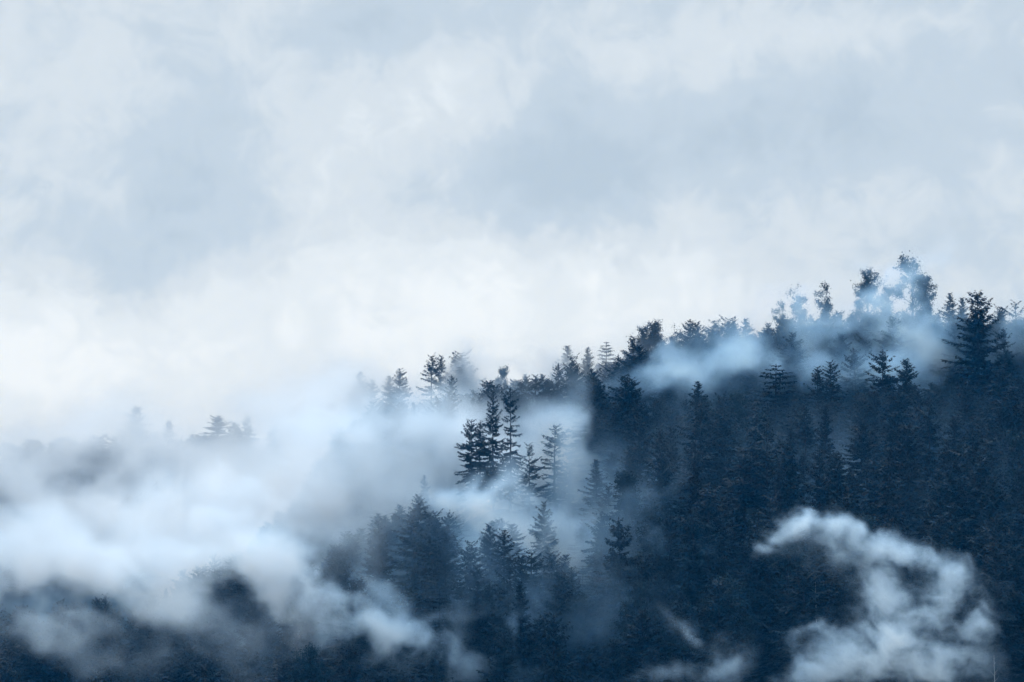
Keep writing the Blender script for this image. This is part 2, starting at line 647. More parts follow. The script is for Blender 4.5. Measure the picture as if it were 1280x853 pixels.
def hero(kind, var, px, top, h, label, group=None, dmin=560, dmax=960, wide=1.0, rot=None, tilt=0.0):
    """a tree whose top stands at that pixel and whose foot is on the hillside"""
    best = None
    for D in np.arange(dmin, dmax, 1.5):
        x, y, z = P(px, top, D)
        g = float(H(x, y))
        e = abs((z - g) - h)
        if best is None or e < best[0]:
            best = (e, x, y, z, g)
    _, x, y, z, g = best
    hh = z - g
    wide = wide * (1.5 if kind == 's' and var == 6 else (1.2 if kind == 's' else 1.0))
    TREES.append(dict(k=kind, v=var, x=x, y=y, z=g, h=hh, w=wide, rot=rng.uniform(0, 6.28) if rot is None else rot,
                      label=label, group=group, tilt=tilt, hero=True, want=h, px=px, top=top))


exec_heroes = [
    # ---- skyline, right
    ('b', 1, 975, 376, 26, 'pale small leafy tree, faint in mist at the left foot of the tall hilltop group', 820, 900, .9),
    ('b', 3, 1000, 356, 28, 'thin pale leafy tree on the hilltop, just left of the forked dark one', 820, 900, .9),
    ('b', 1, 1030, 353, 29, 'open leafy hilltop tree with ragged dark clumps and gaps in its top', 820, 900, .9),
    ('b', 2, 1085, 336, 31, 'dense dark round-topped leafy tree on the hilltop skyline', 820, 900, .95),
    ('b', 3, 1108, 345, 28, 'faint wispy tree dissolving in mist beside the dense round-topped one', 830, 910, .8),
    ('b', 0, 1140, 320, 34, 'tallest tree of the hilltop, its pale leafy crown standing highest in the photo', 820, 900, .9),
    ('b', 1, 1160, 345, 31, 'pale leafy tree leaning on the right flank of the tallest tree', 820, 900, .8),
    ('s', 6, 1188, 366, 26, 'thin ghostly spruce in mist left of the dark ragged skyline spruce', 820, 900, .8),
    ('s', 6, 1203, 372, 25, 'slim pale spire between the mist and the dark ragged skyline spruce', 830, 900, .8),
    ('s', 5, 1222, 369, 32, 'dark ragged skyline spruce with a bent tip and shaggy right side', 700, 790, .95),
    ('s', 1, 1194, 393, 26, 'narrow dark spruce tucked against the left of the ragged skyline spruce', 700, 800, .85),
    ('s', 7, 1268, 377, 33, 'tall see-through spruce with thin branches at the right edge of the photo', 740, 840, .95),
    ('s', 2, 1249, 384, 26, 'blue-grey spruce fading behind the tree at the right edge', 820, 900, .9),
    ('s', 0, 1249, 461, 28, 'near-black pointed spruce low at the right edge of the photo', 600, 720, 1.05),
    ('s', 8, 1103, 438, 28, 'dark pointed spruce standing up out of the mist below the tallest tree', 620, 740, 1.0),
    ('s', 2, 1067, 438, 27, 'misty blue spruce just left of the dark pointed one', 700, 800, .95),
    ('s', 1, 1038, 452, 27, 'blue broad spruce in the hollow between the tiered fir and the pointed spruce', 690, 780, 1.1),
    ('s', 1, 1021, 458, 27, 'narrow dark spruce right of the pale gap beside the tiered fir', 640, 740, .9),
    ('s', 4, 970, 454, 26, 'dark fir with flat separate tiers of branches, like a pagoda', 610, 720, 1.15),
    ('s', 0, 1132, 448, 25, 'hazy spruce to the right of the dark pointed spruce', 690, 790, .9),
    # ---- skyline, middle
    ('s', 1, 792, 420, 26, 'first dark spruce at the left foot of the knobbly-topped group', 740, 830, .9),
    ('b', 2, 806, 407, 25, 'knobbly round-topped tree with sky between its clumps, leftmost of its pair', 740, 840, 1.05),
    ('b', 2, 821, 401, 26, 'dark round-topped tree highest in the knobbly group of the middle skyline', 740, 840, 1.1),
    ('b', 3, 843, 406, 25, 'open twiggy tree between the round-topped tree and the twin spruce tips', 740, 840, .9),
    ('s', 10, 862, 401, 27, 'dark spruce, left and taller one of the twin tips on the middle skyline', 740, 830, .95),
    ('s', 0, 872, 403, 26, 'dark spruce, right one of the twin tips on the middle skyline', 740, 830, .95),
    ('s', 2, 895, 401, 27, 'broad dark spruce alone right of the notch in the middle skyline', 740, 830, .9),
    ('s', 2, 909, 398, 27, 'blue-dark spruce, left of the pair before the skyline turns misty', 740, 830, .9),
    ('s', 0, 917, 401, 27, 'blue-dark spruce, right of the pair before the skyline turns misty', 740, 830, .9),
    ('s', 6, 933, 398, 26, 'slim hazy spruce where the skyline begins to climb', 760, 850, 1.0),
    ('s', 4, 757, 426, 28, 'pale tiered spruce rising out of mist left of the knobbly group', 780, 900, .8),
    ('s', 6, 735, 434, 25, 'very faint slim spire in mist left of the pale tiered spruce', 820, 920, .8),
    ('s', 6, 710, 432, 27, 'faint tree top above the tall steel-blue spruce', 820, 920, 1.0),
    ('s', 2, 717, 447, 31, 'tall broad steel-blue spruce standing in the mist with a double tip', 730, 800, .62),
    ('s', 1, 698, 455, 26, 'smaller steel-blue spruce left of the tall double-tipped one', 760, 860, .9),
    ('s', 10, 741, 472, 27, 'dark spruce at the left end of the dark forest front, beside bright mist', 600, 740, 1.0),
    ('s', 1, 749, 474, 25, 'second tip hugging the spruce at the left end of the dark forest front', 600, 740, .9),
    ('s', 0, 781, 468, 27, 'big dark spruce with a broad shoulder right of the notch in the forest front', 600, 740, 1.15),
    ('s', 1, 789, 473, 26, 'secondary dark tip on the right shoulder of the big forest-front spruce', 600, 740, 1.0),
    ('s', 6, 872, 477, 27, 'slender dark spire poking up before the lit mist in the middle of the forest', 620, 740, 1.0),
    # ---- trees in the mist, centre
    ('s', 9, 541, 445, 29, 'lone shaggy flat-topped spruce standing in white mist', 760, 860, .85),
    ('s', 1, 565, 470, 24, 'faint slope of spruce right of the lone shaggy one', 800, 900, .9),
    ('s', 2, 578, 441, 30, 'pale pyramid-shaped spruce almost lost in white mist', 866, 890, 1.1),
    ('s', 1, 552, 444, 25, 'ghostly spruce tip directly behind the lone shaggy one', 866, 890, .7),
    ('s', 1, 588, 458, 25, 'ghostly smaller spruce at the right foot of the pale pyramid', 866, 890, 1.0),
    ('s', 6, 450, 465, 24, 'faintest spruce, leftmost of the ghostly row in white mist', 866, 890, 1.0),
    ('s', 1, 466, 474, 20, 'small ghostly spruce, second from the left in the white mist', 866, 890, 1.0),
    ('s', 6, 486, 470, 20, 'ghostly thin spire midway along the row in white mist', 866, 890, 1.0),
    ('s', 1, 499, 461, 24, 'pale broken-topped spruce at the right end of the ghostly row', 866, 890, 1.0),
    ('b', 0, 465, 519, 26, 'round leafy tree standing alone in white mist', 760, 850, .85),
    ('b', 2, 447, 545, 22, 'misty leafy tree left and below the lone round one', 760, 850, .9),
    ('b', 0, 625, 457, 26, 'grey-blue round-topped tree rising behind the twin dark spruces', 780, 880, .7),
    ('b', 2, 590, 498, 22, 'rounded blue tree half hidden in mist left of the twin dark spruces', 780, 880, .6),
    ('s', 1, 617, 489, 29, 'dark shaggy spruce, left one of the twins in the centre of the photo', 690, 760, .62),
    ('s', 9, 638, 486, 29, 'dark shaggy spruce, right one of the twins in the centre of the photo', 690, 760, .62),
    ('s', 8, 590, 524, 26, 'dark ragged spruce with an uneven double crown left of the twins', 690, 760, .72),
    ('s', 3, 601, 527, 25, 'thin dark spruce pressed against the ragged one left of the twins', 690, 760, .8),
    ('s', 7, 662, 554, 24, 'spiky blue spruce with long bare branches right below the twins', 660, 740, .75),
    ('s', 9, 694, 533, 27, 'sparse see-through spruce in bright mist right of the twins', 670, 760, 1.0),
    ('s', 7, 712, 560, 22, 'half-bare spruce behind the sparse see-through one', 680, 770, .9),
    ('s', 6, 535, 546, 18, 'small dark spire in mist left of the ragged double-crowned spruce', 740, 800, .9),
    ('s', 6, 514, 556, 18, 'pale needle-thin spruce in mist left of the small dark spire', 750, 820, .8),
    ('s', 6, 552, 571, 16, 'little spruce in mist right of and below the small dark spire', 740, 800, .9),
    ('s', 6, 530, 594, 15, 'bluish sapling above the dark hump of forest in the centre', 700, 780, .8),
    ('b', 2, 570, 585, 14, 'soft round bush-like tree in mist above the dark hump', 720, 790, .9),
    ('s', 10, 679, 628, 25, 'dark pointed spruce below the twins between two bands of mist', 620, 700, .68),
    ('s', 1, 752, 642, 24, 'dark ragged spruce outlined by thin mist in the lower middle', 600, 690, .62),
    ('s', 5, 651, 696, 22, 'rounded dark spruce top where the thin column of mist begins', 590, 680, .8),
    ('b', 3, 413, 700, 19, 'dark twiggy round tree outlined against mist in the lower left', 640, 730, .9),
    ('s', 0, 522, 618, 26, 'highest spruce of the dark hump of forest in the centre', 660, 740, 1.0),
    ('s', 2, 545, 640, 26, 'broad spruce on the right of the dark hump', 640, 740, 1.0),
    # ---- far hill, left
    ('s', 2, 170, 508, 26, 'small dark tree alone on the far left crest above white mist', 1760, 1850, 1.5),
    ('s', 2, 273, 520, 26, 'dark pointed tree, left one of the touching pair on the far crest', 1760, 1850, 1.9),
    ('b', 2, 291, 528, 19, 'dark rounded tree, right one of the touching pair on the far crest', 1760, 1850, 1.5),
    ('b', 2, 300, 536, 16, 'low dark tree at the right foot of the touching pair on the far crest', 1760, 1850, 1.0),
    ('s', 2, 309, 519, 28, 'pale misty spruce just right of the touching pair on the far crest', 1800, 1880, 1.0),
    ('s', 2, 212, 526, 24, 'barely visible spruce midway along the far left crest', 1800, 1880, 1.0),
    ('s', 2, 342, 533, 28, 'pale ragged spruce near the right end of the far left crest', 1780, 1880, 1.2),
    # ---- bare pale trunks
    ('d', 0, 1199, 657, 15, 'pale bare leaning trunk above the curling mist, at the right', 540, 660, 1.0),
    ('d', 1, 1260, 655, 17, 'thin grey bare trunk near the right edge of the photo', 540, 680, .9),
    ('d', 0, 1243, 818, 15, 'pale bare trunk at the bottom right below the mist', 520, 620, .9),
    ('d', 1, 576, 738, 13, 'short pale bare trunk in the lower middle of the forest', 560, 680, .8),
    ('d', 1, 1020, 718, 15, 'faint bare trunk in the dark pocket inside the curling mist', 540, 660, .9),
]
for k, v, px, top, h, lab, d0, d1, w in exec_heroes:
    hero(k, v, px, top, h, lab, None, d0, d1, w)
for t in TREES:
    if abs(t['h'] - t['want']) > 3:
        print('HERO off', t['label'][:40], 'h', round(t['h'], 1), 'want', t['want'], 'y', round(t['y']))

# lean limits of the skyline (photo px -> highest allowed tree top), for the trees that fill the forest
SKY_A = ([-200, 0, 340, 400, 440, 500, 560, 600, 650, 690, 728, 736, 765, 800, 850, 900, 940, 990, 1060, 1120, 1180, 1230, 1500],
         [760, 745, 740, 700, 655, 630, 640, 640, 650, 690, 690, 510, 490, 500, 500, 490, 490, 505, 490, 482, 475, 475, 465])
SKY_B = ([-200, 300, 380, 440, 520, 600, 640, 700, 760, 800, 860, 940, 980, 1060, 1180, 1230, 1500],
         [740, 680, 610, 500, 500, 480, 465, 462, 450, 425, 418, 412, 395, 385, 385, 395, 390])
SKY_C = ([-900, 0, 150, 300, 350, 420, 600], [556, 552, 538, 545, 575, 650, 760])

r2 = np.random.default_rng(5)


def fill(x0, x1, y0, y1, step, sky, hmin, hmax, layer, prob_b=0.12, front=None):
    for yy in np.arange(y0, y1, step * 0.9):
        for xx in np.arange(x0 * yy / y1, x1 * yy / y1, step):
            x = xx + r2.uniform(-.42, .42) * step
            y = yy + r2.uniform(-.42, .42) * step
            g = float(H(x, y))
            h = r2.uniform(hmin, hmax) * (1 if r2.random() > .15 else .8)
            px, py = project(x, y, g + h)
            if px < -380 or px > 1700:
                continue
            lim = np.interp(px, *sky) + abs(r2.normal(0, 10))
            if py < lim:
                h = h - (lim - py) * y / F
                if h < hmin * 0.5:
                    continue
                px, py = project(x, y, g + h)
            if py > 868:
                continue
            if any(abs(t['x'] - x) < 3.2 and abs(t['y'] - y) < 3.2 for t in TREES if t.get('hero')):
                continue
            isb = r2.random() < prob_b
            v = int(r2.choice([0, 1, 2, 3, 5, 6, 7, 4, 8, 9, 10], p=[.16, .14, .12, .06, .10, .08, .04, .03, .10, .05, .12])) if not isb else int(r2.choice([0, 1, 2]))
            TREES.append(dict(k='b' if isb else 's', v=v, x=x, y=y, z=g, h=h, w=r2.uniform(.9, 1.25) * (28 / h) ** 0.35 * (1.5 if layer == 'C' else 1.0), rot=r2.uniform(0, 6.28),
                              label=None, group=None, tilt=r2.normal(0, .02), layer=layer, px=px, top=py))


fill(-215, 235, 585, 790, 10.4, SKY_A, 20, 34, 'A', 0.07)
fill(-110, 260, 800, 900, 7.6, SKY_B, 20, 30, 'B', 0.08)
fill(-520, -60, 1560, 1830, 13.0, SKY_C, 18, 27, 'C', 0.25)

# which trees show largest: a coarse painter's pass with a cone for each tree
vw, vh = 427, 284
sc_ = vw / 1280
buf = np.full((vh, vw), -1, dtype=np.int32)
order = sorted(range(len(TREES)), key=lambda i: -TREES[i]['y'])
yy_, xx_ = np.mgrid[0:vh, 0:vw]
for i in order:
    t = TREES[i]
    px, py = project(t['x'], t['y'], t['z'] + t['h'])
    bx, by = project(t['x'], t['y'], t['z'])
    half = 3.6 * t['w'] * t['h'] / 28 * F / t['y'] * sc_
    x0, x1 = int(max(0, (bx * sc_ - half))), int(min(vw, bx * sc_ + half + 2))
    y0, y1 = int(max(0, py * sc_)), int(min(vh, by * sc_ + 1))
    if x1 <= x0 or y1 <= y0:
        continue
    sub = buf[y0:y1, x0:x1]
    fy = (yy_[y0:y1, x0:x1] - py * sc_) / max(1e-6, (by - py) * sc_)
    wd = half * (np.clip(fy, 0, 1) ** .7 if t['k'] == 's' else (0.9 if t['k'] == 'b' else .1)) + .4
    sub[np.abs(xx_[y0:y1, x0:x1] - bx * sc_) < wd] = i
cnt = np.bincount(buf[buf >= 0].ravel(), minlength=len(TREES))
for i, t in enumerate(TREES):
    t['vis'] = int(cnt[i])

ZONES = [  # test on (px, top), group phrase, label
    (lambda t: t['layer'] == 'C', 'trees on the far left hill', 'tiny far {} on the left hill, veiled by white mist'),
    (lambda t: t['layer'] == 'B' and t['px'] > 780, 'hilltop trees behind the mist band', 'misty blue {} of the hilltop wood behind the band of mist'),
    (lambda t: t['layer'] == 'B', 'faint trees behind the centre mist', 'faint {} in the pale wood behind the mist of the centre'),
    (lambda t: t['px'] < 380, 'dark trees along the bottom left', 'dark {} under the mist along the bottom left'),
    (lambda t: t['px'] < 560 and t['top'] > 760, 'trees below the lower left mist bank', 'dim {} at the foot of the lower left mist bank'),
    (lambda t: t['px'] < 600, 'trees of the dark hump in the centre', 'dark {} packed into the hump of forest left of centre'),
    (lambda t: t['px'] < 860 and t['top'] > 700, 'trees at the bottom middle', 'dark {} in the shaded forest at the bottom middle'),
    (lambda t: t['px'] < 860 and t['top'] > 560, 'trees crossed by thin mist wisps', 'dark {} on the middle slope crossed by thin wisps'),
    (lambda t: t['px'] < 860, 'trees of the left end of the dark forest', 'dark {} packed at the left end of the tall dark forest'),
    (lambda t: t['top'] > 700, 'trees around the curling mist', 'near-black {} around and beneath the curling mist cloud'),
    (lambda t: t['top'] > 560, 'trees above the curling mist', 'near-black {} in the packed slope above the curling mist cloud'),
    (lambda t: True, 'trees of the upper right forest', 'dark {} packed in the upper right forest below the mist band'),
]
rest = sorted([t for t in TREES if not t.get('hero') and t['k'] == 's'], key=lambda t: -t['vis'])
n_hero_s = sum(1 for t in TREES if t.get('hero') and t['k'] == 's')
keep_s = rest[:300 - n_hero_s]
mass = rest[300 - n_hero_s:]
rest_b = sorted([t for t in TREES if not t.get('hero') and t['k'] == 'b'], key=lambda t: -t['vis'])
keep_b = [t for t in rest_b if t['vis'] > 0][:200]
mass += [t for t in rest_b if not any(t is q for q in keep_b)]
keep_s = [t for t in keep_s if t['vis'] > 0] if len(rest) else keep_s
LANDMARKS = [(t['px'], t['top'], nm) for t in TREES if t.get('hero') for key, nm in (
    ('pagoda', 'the tiered fir'), ('dark pointed spruce standing up', 'the dark pointed spruce'), ('tallest tree of the hilltop', 'the tallest hilltop tree'),
    ('dark ragged skyline spruce with', 'the ragged skyline spruce'), ('near-black pointed', 'the near-black edge spruce'),
    ('slender dark spire poking', 'the slender dark spire'), ('big dark spruce with', 'the broad-shouldered spruce'), ('tall broad steel', 'the steel-blue spruce'),
    ('right one of the twins', 'the twin dark spruces'), ('lone shaggy', 'the lone shaggy spruce'), ('sparse see-through', 'the sparse see-through spruce'),
    ('highest spruce of the dark hump', 'the top of the dark hump'), ('below the twins between', 'the spruce below the twins'),
    ('dark ragged spruce outlined', 'the mist-outlined ragged spruce'), ('dark twiggy round', 'the twiggy round tree'),
    ('left one of the touching pair', 'the touching far pair'), ('right one of the twin tips', 'the skyline twin tips'),
    ('alone on the far left crest', 'the lone far crest tree'), ('barely visible', 'the barely visible far spruce'), ('pale ragged spruce near', 'the pale ragged far spruce'),
    ('pale bare leaning', 'the pale leaning trunk'), ('faint bare trunk', 'the faint bare trunk'), ('short pale bare', 'the short pale trunk'),
    ('rounded dark spruce top', 'the rounded spruce top'), ('pale bare trunk at the bottom', 'the bottom right pale trunk')) if key in t['label']]
LANDMARKS += [(950, 690, 'the tip of the curling mist'), (1192, 735, 'the shoulder of the curling mist'), (1080, 830, 'the foot of the curling mist'),
              (905, 840, 'the low mist at the bottom edge'), (772, 588, 'the little torn wisp'), (836, 612, 'the small curved wisp'),
              (455, 772, 'the slanting mist bank'), (0, 853, 'the bottom left corner'), (0, 600, 'the left edge'), (340, 700, 'the left mist slope'), (400, 600, 'the wide white mist'), (200, 853, 'the left bottom edge'),
              (760, 853, 'the middle of the bottom edge')]
DIRS = ['right of', 'above and right of', 'straight above', 'above and left of', 'left of', 'below and left of', 'straight below', 'below and right of']
taken = {}
for t in sorted(keep_s + keep_b, key=lambda t: -t['vis']):
    for test, grp, lab in ZONES:
        if test(t):
            t['group'] = grp
            break
    best = min(LANDMARKS, key=lambda m: (t['px'] - m[0]) ** 2 + (t['top'] - m[1]) ** 2)
    a = math.degrees(math.atan2(best[1] - t['top'], t['px'] - best[0])) % 360
    t['lm'] = (best[2], DIRS[int((a + 22.5) // 45) % 8], t['k'])
    t['ld'] = math.hypot(t['px'] - best[0], t['top'] - best[1])
    taken.setdefault(t['lm'], []).append(t)
NTH = ['closest', 'second closest', 'third closest', 'fourth closest', 'fifth closest', 'sixth closest', 'seventh closest', 'eighth closest', 'ninth closest', 'tenth closest', 'eleventh closest', 'twelfth closest', 'thirteenth closest', 'fourteenth closest', 'fifteenth closest']
for (mark, dr, k), ts in taken.items():
    ts.sort(key=lambda t: t['ld'])
    for n, t in enumerate(ts):
        tone = {'far': 'faint'}.get('far') if t['layer'] == 'C' else ('misty blue' if t['layer'] == 'B' else ('near-black' if t['px'] > 860 else 'dark'))
        w = 'spruce' if k == 's' else 'leafy tree'
        if len(ts) == 1:
            t['label'] = f"{tone} {w}, the only one {dr} {mark}"
        elif n < len(NTH):
            t['label'] = f"{tone} {w} {dr} {mark}, {NTH[n]}"
        else:
            t['label'] = f"{tone} {w} {dr} {mark}, well away from it"
for t in [t for t in TREES if t.get('hero')] + keep_s + keep_b:
    place(t['k'], t['v'], t['x'], t['y'], t['z'] - 0.15, t['h'], t['rot'], t['w'], t['label'], t['group'], t['tilt'])
print('TREES', len(TREES), 'spruces kept', len(keep_s) + n_hero_s, 'broadleaf kept', len(keep_b), 'mass', len(mass))


# ------------------------------------------------------------------ the rest of the wood: one object
def build_mass(items):
    lib = bpy.data.collections.new('forest_kit')       # never linked to the scene: source meshes only
    srcs = []
    for pair in SPRUCE + BROAD[:3]:
        for me in pair:
            o = bpy.data.objects.new('kit', me)
            lib.objects.link(o)
        srcs.append(pair)
    # points with index, scale and rotation
    me = bpy.data.meshes.new('forest_points')
    n = len(items)
    me.vertices.add(n)
    me.vertices.foreach_set('co', np.array([[t['x'], t['y'], t['z'] - .15] for t in items], dtype=np.float32).ravel())
    idx = me.attributes.new('kind_index', 'INT', 'POINT')
    idx.data.foreach_set('value', np.array([t['v'] if t['k'] == 's' else len(SPRUCE) + min(t['v'], 2) for t in items], dtype=np.int32))
    sca = me.attributes.new('tree_scale', 'FLOAT_VECTOR', 'POINT')
    sca.data.foreach_set('vector', np.array([[t['h'] / BASE_H[t['k']] * t['w']] * 2 + [t['h'] / BASE_H[t['k']]] for t in items], dtype=np.float32).ravel())
    ro = me.attributes.new('tree_turn', 'FLOAT_VECTOR', 'POINT')
    ro.data.foreach_set('vector', np.array([[0, 0, t['rot']] for t in items], dtype=np.float32).ravel())
    o = link_mesh('forest', me)
    tag(o, 'dark mass of further trees closing the wood behind the front rows', 'forest', None, 'stuff')
    g = bpy.data.node_groups.new('forest', 'GeometryNodeTree')
    g.interface.new_socket('Geometry', in_out='INPUT', socket_type='NodeSocketGeometry')
    g.interface.new_socket('Geometry', in_out='OUTPUT', socket_type='NodeSocketGeometry')
    gi, go = g.nodes.new('NodeGroupInput'), g.nodes.new('NodeGroupOutput')
    jn = g.nodes.new('GeometryNodeJoinGeometry')

    def attr(name, ty):
        a = g.nodes.new('GeometryNodeInputNamedAttribute')
        a.data_type = ty
        a.inputs['Name'].default_value = name
        return a.outputs['Attribute']
    for k, pair in enumerate(srcs):
        both = g.nodes.new('GeometryNodeJoinGeometry')
        for m in pair:
            oi = g.nodes.new('GeometryNodeObjectInfo')
            oi.inputs['Object'].default_value = [q for q in lib.objects if q.data == m][0]
            g.links.new(oi.outputs['Geometry'], both.inputs[0])
        cmp = g.nodes.new('FunctionNodeCompare')
        cmp.data_type = 'INT'
        cmp.operation = 'EQUAL'
        g.links.new(attr('kind_index', 'INT'), cmp.inputs[2])
        cmp.inputs[3].default_value = k
        ip = g.nodes.new('GeometryNodeInstanceOnPoints')
        g.links.new(gi.outputs[0], ip.inputs['Points'])
        g.links.new(cmp.outputs[0], ip.inputs['Selection'])
        g.links.new(both.outputs[0], ip.inputs['Instance'])
        g.links.new(attr('tree_scale', 'FLOAT_VECTOR'), ip.inputs['Scale'])
        e2r = g.nodes.new('FunctionNodeEulerToRotation')
        g.links.new(attr('tree_turn', 'FLOAT_VECTOR'), e2r.inputs[0])
        g.links.new(e2r.outputs[0], ip.inputs['Rotation'])
        g.links.new(ip.outputs[0], jn.inputs[0])
    g.links.new(jn.outputs[0], go.inputs[0])
    mod = o.modifiers.new('wood', 'NODES')
    mod.node_group = g


if mass:
    build_mass(mass)

# ------------------------------------------------------------------ haze: one closed box of thin, even air


def build_haze():
    x, y0, y1, z0, z1 = 6100.0, -4100.0, 9100.0, -64.0, 205.0
    V = [(sx * x, sy, sz) for sz in (z0, z1) for sy in (y0, y1) for sx in (-1, 1)]
    Fq = [(0, 2, 3, 1), (4, 5, 7, 6), (0, 1, 5, 4), (2, 6, 7, 3), (0, 4, 6, 2), (1, 3, 7, 5)]
    me = bpy.data.meshes.new('haze')
    me.from_pydata(V, [], Fq)
    m = bpy.data.materials.new('haze')
    m.use_nodes = True
    t = m.node_tree
    t.nodes.clear()
    out = t.nodes.new('ShaderNodeOutputMaterial')
    pv = t.nodes.new('ShaderNodeVolumePrincipled')
    pv.inputs['Color'].default_value = HAZE_COL
    pv.inputs['Absorption Color'].default_value = (1, 1, 1, 1)
    pv.inputs['Density'].default_value = HAZE_D
    pv.inputs['Anisotropy'].default_value = 0.2
    t.links.new(pv.outputs[0], out.inputs['Volume'])
    o = link_mesh('haze', me, m)
    tag(o, 'thin blue haze in the air of the valley', 'haze', None, 'stuff')


HAZE_COL = (0.04, 0.44, 1.0, 1)
HAZE_D = 7.5e-5
build_haze()

# ------------------------------------------------------------------ mist: real clouds of droplets, one volume for each bank
def mist_mat(name, color, aniso):
    m = bpy.data.materials.new(name)
    m.use_nodes = True
    t = m.node_tree
    t.nodes.clear()
    out = t.nodes.new('ShaderNodeOutputMaterial')
    pv = t.nodes.new('ShaderNodeVolumePrincipled')
    pv.inputs['Color'].default_value = (*color, 1)
    pv.inputs['Absorption Color'].default_value = (1, 1, 1, 1)
    pv.inputs['Density'].default_value = 1.0
    pv.inputs['Anisotropy'].default_value = aniso
    t.links.new(pv.outputs[0], out.inputs['Volume'])
    return m


M_MIST = mist_mat('thin mist', (0.45, 0.72, 1.0), 0.55)
M_BANK = mist_mat('mist bank', (0.88, 0.94, 1.0), 0.75)
M_HOLLOW = mist_mat('hollow mist', (0.80, 0.91, 1.0), 0.2)
M_VEIL = mist_mat('veil mist', (0.70, 0.86, 1.0), 0.3)
M_CURL = mist_mat('near mist', (0.62, 0.82, 1.0), 0.1)


def mist(label, puffs, voxel, depth_voxel=None, warp=6.0, wscale=14.0, nscale=9.0, cut=0.42, soft=0.35, bias=0.45, oct_=5,
         contrast=2.4, mat=None, mult=1.0, ridge=0.35, flow=-25, stretch=0.45, seed=0, layer=None, pad=1.9):
    """puffs: (px, py, D, rx px, ry px, depth radius m, angle deg, extinction per m)"""
    dv = depth_voxel or voxel
    Q = []
    lo, hi = np.array([1e9] * 3), -np.array([1e9] * 3)
    for px, py, D, rx, ry, rd, an, w in puffs:
        c = np.array(P(px, py, D))
        ax, az = rx * D / F, ry * D / F
        ca, sa = math.cos(R(an)), math.sin(R(an))
        Q.append((c, ax, rd, az, ca, sa, w))
        ex = math.hypot(ax * ca, az * sa) * pad
        ez = math.hypot(ax * sa, az * ca) * pad
        e = np.array([ex, rd * pad, ez])
        lo, hi = np.minimum(lo, c - e), np.maximum(hi, c + e)
    n = np.maximum(np.ceil((hi - lo) / np.array([voxel, dv, voxel])).astype(int) + 1, 4)
    gx, gy, gz = [np.linspace(lo[i], hi[i], n[i]).astype(np.float32) for i in range(3)]
    X, Y, Z = np.meshgrid(gx, gy, gz, indexing='ij')
    s = seed * 7.77
    wx = (fbm(X / wscale + s, Y / wscale, Z / wscale, 4) - .5) * 2 * warp
    wy = (fbm(X / wscale + 31 + s, Y / wscale, Z / wscale + 7, 3) - .5) * 2 * warp
    wz = (fbm(X / wscale, Y / wscale + 13 + s, Z / wscale + 19, 4) - .5) * 2 * warp
    w3 = wscale / 3.2
    Xw, Yw, Zw = X + wx, Y + wy, Z + wz
    Xw = Xw + (fbm(X / w3 + 5 + s, Y / w3, Z / w3, 3) - .5) * 0.8 * warp
    Zw = Zw + (fbm(X / w3, Y / w3 + 23 + s, Z / w3 + 3, 3) - .5) * 0.8 * warp
    fld = np.zeros_like(X)
    wgt = np.zeros_like(X)
    for c, ax, ay, az, ca, sa, w in Q:
        dx, dy, dz = Xw - c[0], Yw - c[1], Zw - c[2]
        # angle turns the long axis anticlockwise in the x-z plane
        u = (dx * ca + dz * sa) / ax
        v = (-dx * sa + dz * ca) / az
        q = u * u + v * v + (dy / ay) ** 2
        g = np.exp(-1.4 * q)
        fld = np.maximum(fld, g) * 0.7 + 0.3 * (fld + g - fld * g)
        wgt += g * w
    fa, fb = math.cos(R(flow)), math.sin(R(flow))
    Xr = (Xw * fa + Zw * fb) * stretch
    Zr = -Xw * fb + Zw * fa
    nn = fbm(Xw / nscale + s, Yw / nscale + 3, Zw / nscale + 11, oct_, 0.55)
    rg = 1 - np.abs(2 * fbm(Xr / (nscale * 1.1) + 41 + s, Yw / nscale, Zr / (nscale * 1.1), max(3, oct_ - 1), 0.55) - 1) * 2.2
    nn = (nn - 0.5) * contrast + 0.5 + ridge * (rg - 0.6)
    if layer:
        up = Z - H(X[:, :, :1], Y[:, :, :1]) - layer[0]
        wgt = wgt * np.exp(-np.maximum(up, 0) / layer[1]) * (up > -layer[0] - 3)
    m = np.clip((nn + bias * (fld - 0.5) * 2 - cut) / soft, 0, 1)
    m = m * m * (3 - 2 * m)
    d = wgt * m * mult
    # box rim fades to nothing
    for a, nn_ in enumerate(n):
        e = np.minimum(np.arange(nn_), nn_ - 1 - np.arange(nn_)) / 2.0
        sh = [1, 1, 1]
        sh[a] = nn_
        d = d * np.clip(e, 0, 1).reshape(sh)
    d[d < 0.00015] = 0
    d = d.astype(np.float32)
    me = bpy.data.meshes.new('mist_samples')
    me.vertices.add(d.size)
    at = me.attributes.new('mist', 'FLOAT', 'POINT')
    at.data.foreach_set('value', d.transpose(2, 1, 0).ravel())       # index = ix + nx * (iy + ny * iz)
    o = link_mesh('mist', me, mat or M_MIST)
    tag(o, label, 'mist', None, 'stuff')
    g = bpy.data.node_groups.new('mist', 'GeometryNodeTree')
    g.interface.new_socket('Geometry', in_out='INPUT', socket_type='NodeSocketGeometry')
    g.interface.new_socket('Geometry', in_out='OUTPUT', socket_type='NodeSocketGeometry')
    gi, go = g.nodes.new('NodeGroupInput'), g.nodes.new('NodeGroupOutput')
    vc = g.nodes.new('GeometryNodeVolumeCube')
    cell = (hi - lo) / (n - 1)
    vc.inputs['Min'].default_value = lo
    vc.inputs['Max'].default_value = hi
    for i, nm in enumerate(('Resolution X', 'Resolution Y', 'Resolution Z')):
        vc.inputs[nm].default_value = int(n[i])
    pos = g.nodes.new('GeometryNodeInputPosition')
    sub = g.nodes.new('ShaderNodeVectorMath')
    sub.operation = 'SUBTRACT'
    sub.inputs[1].default_value = lo
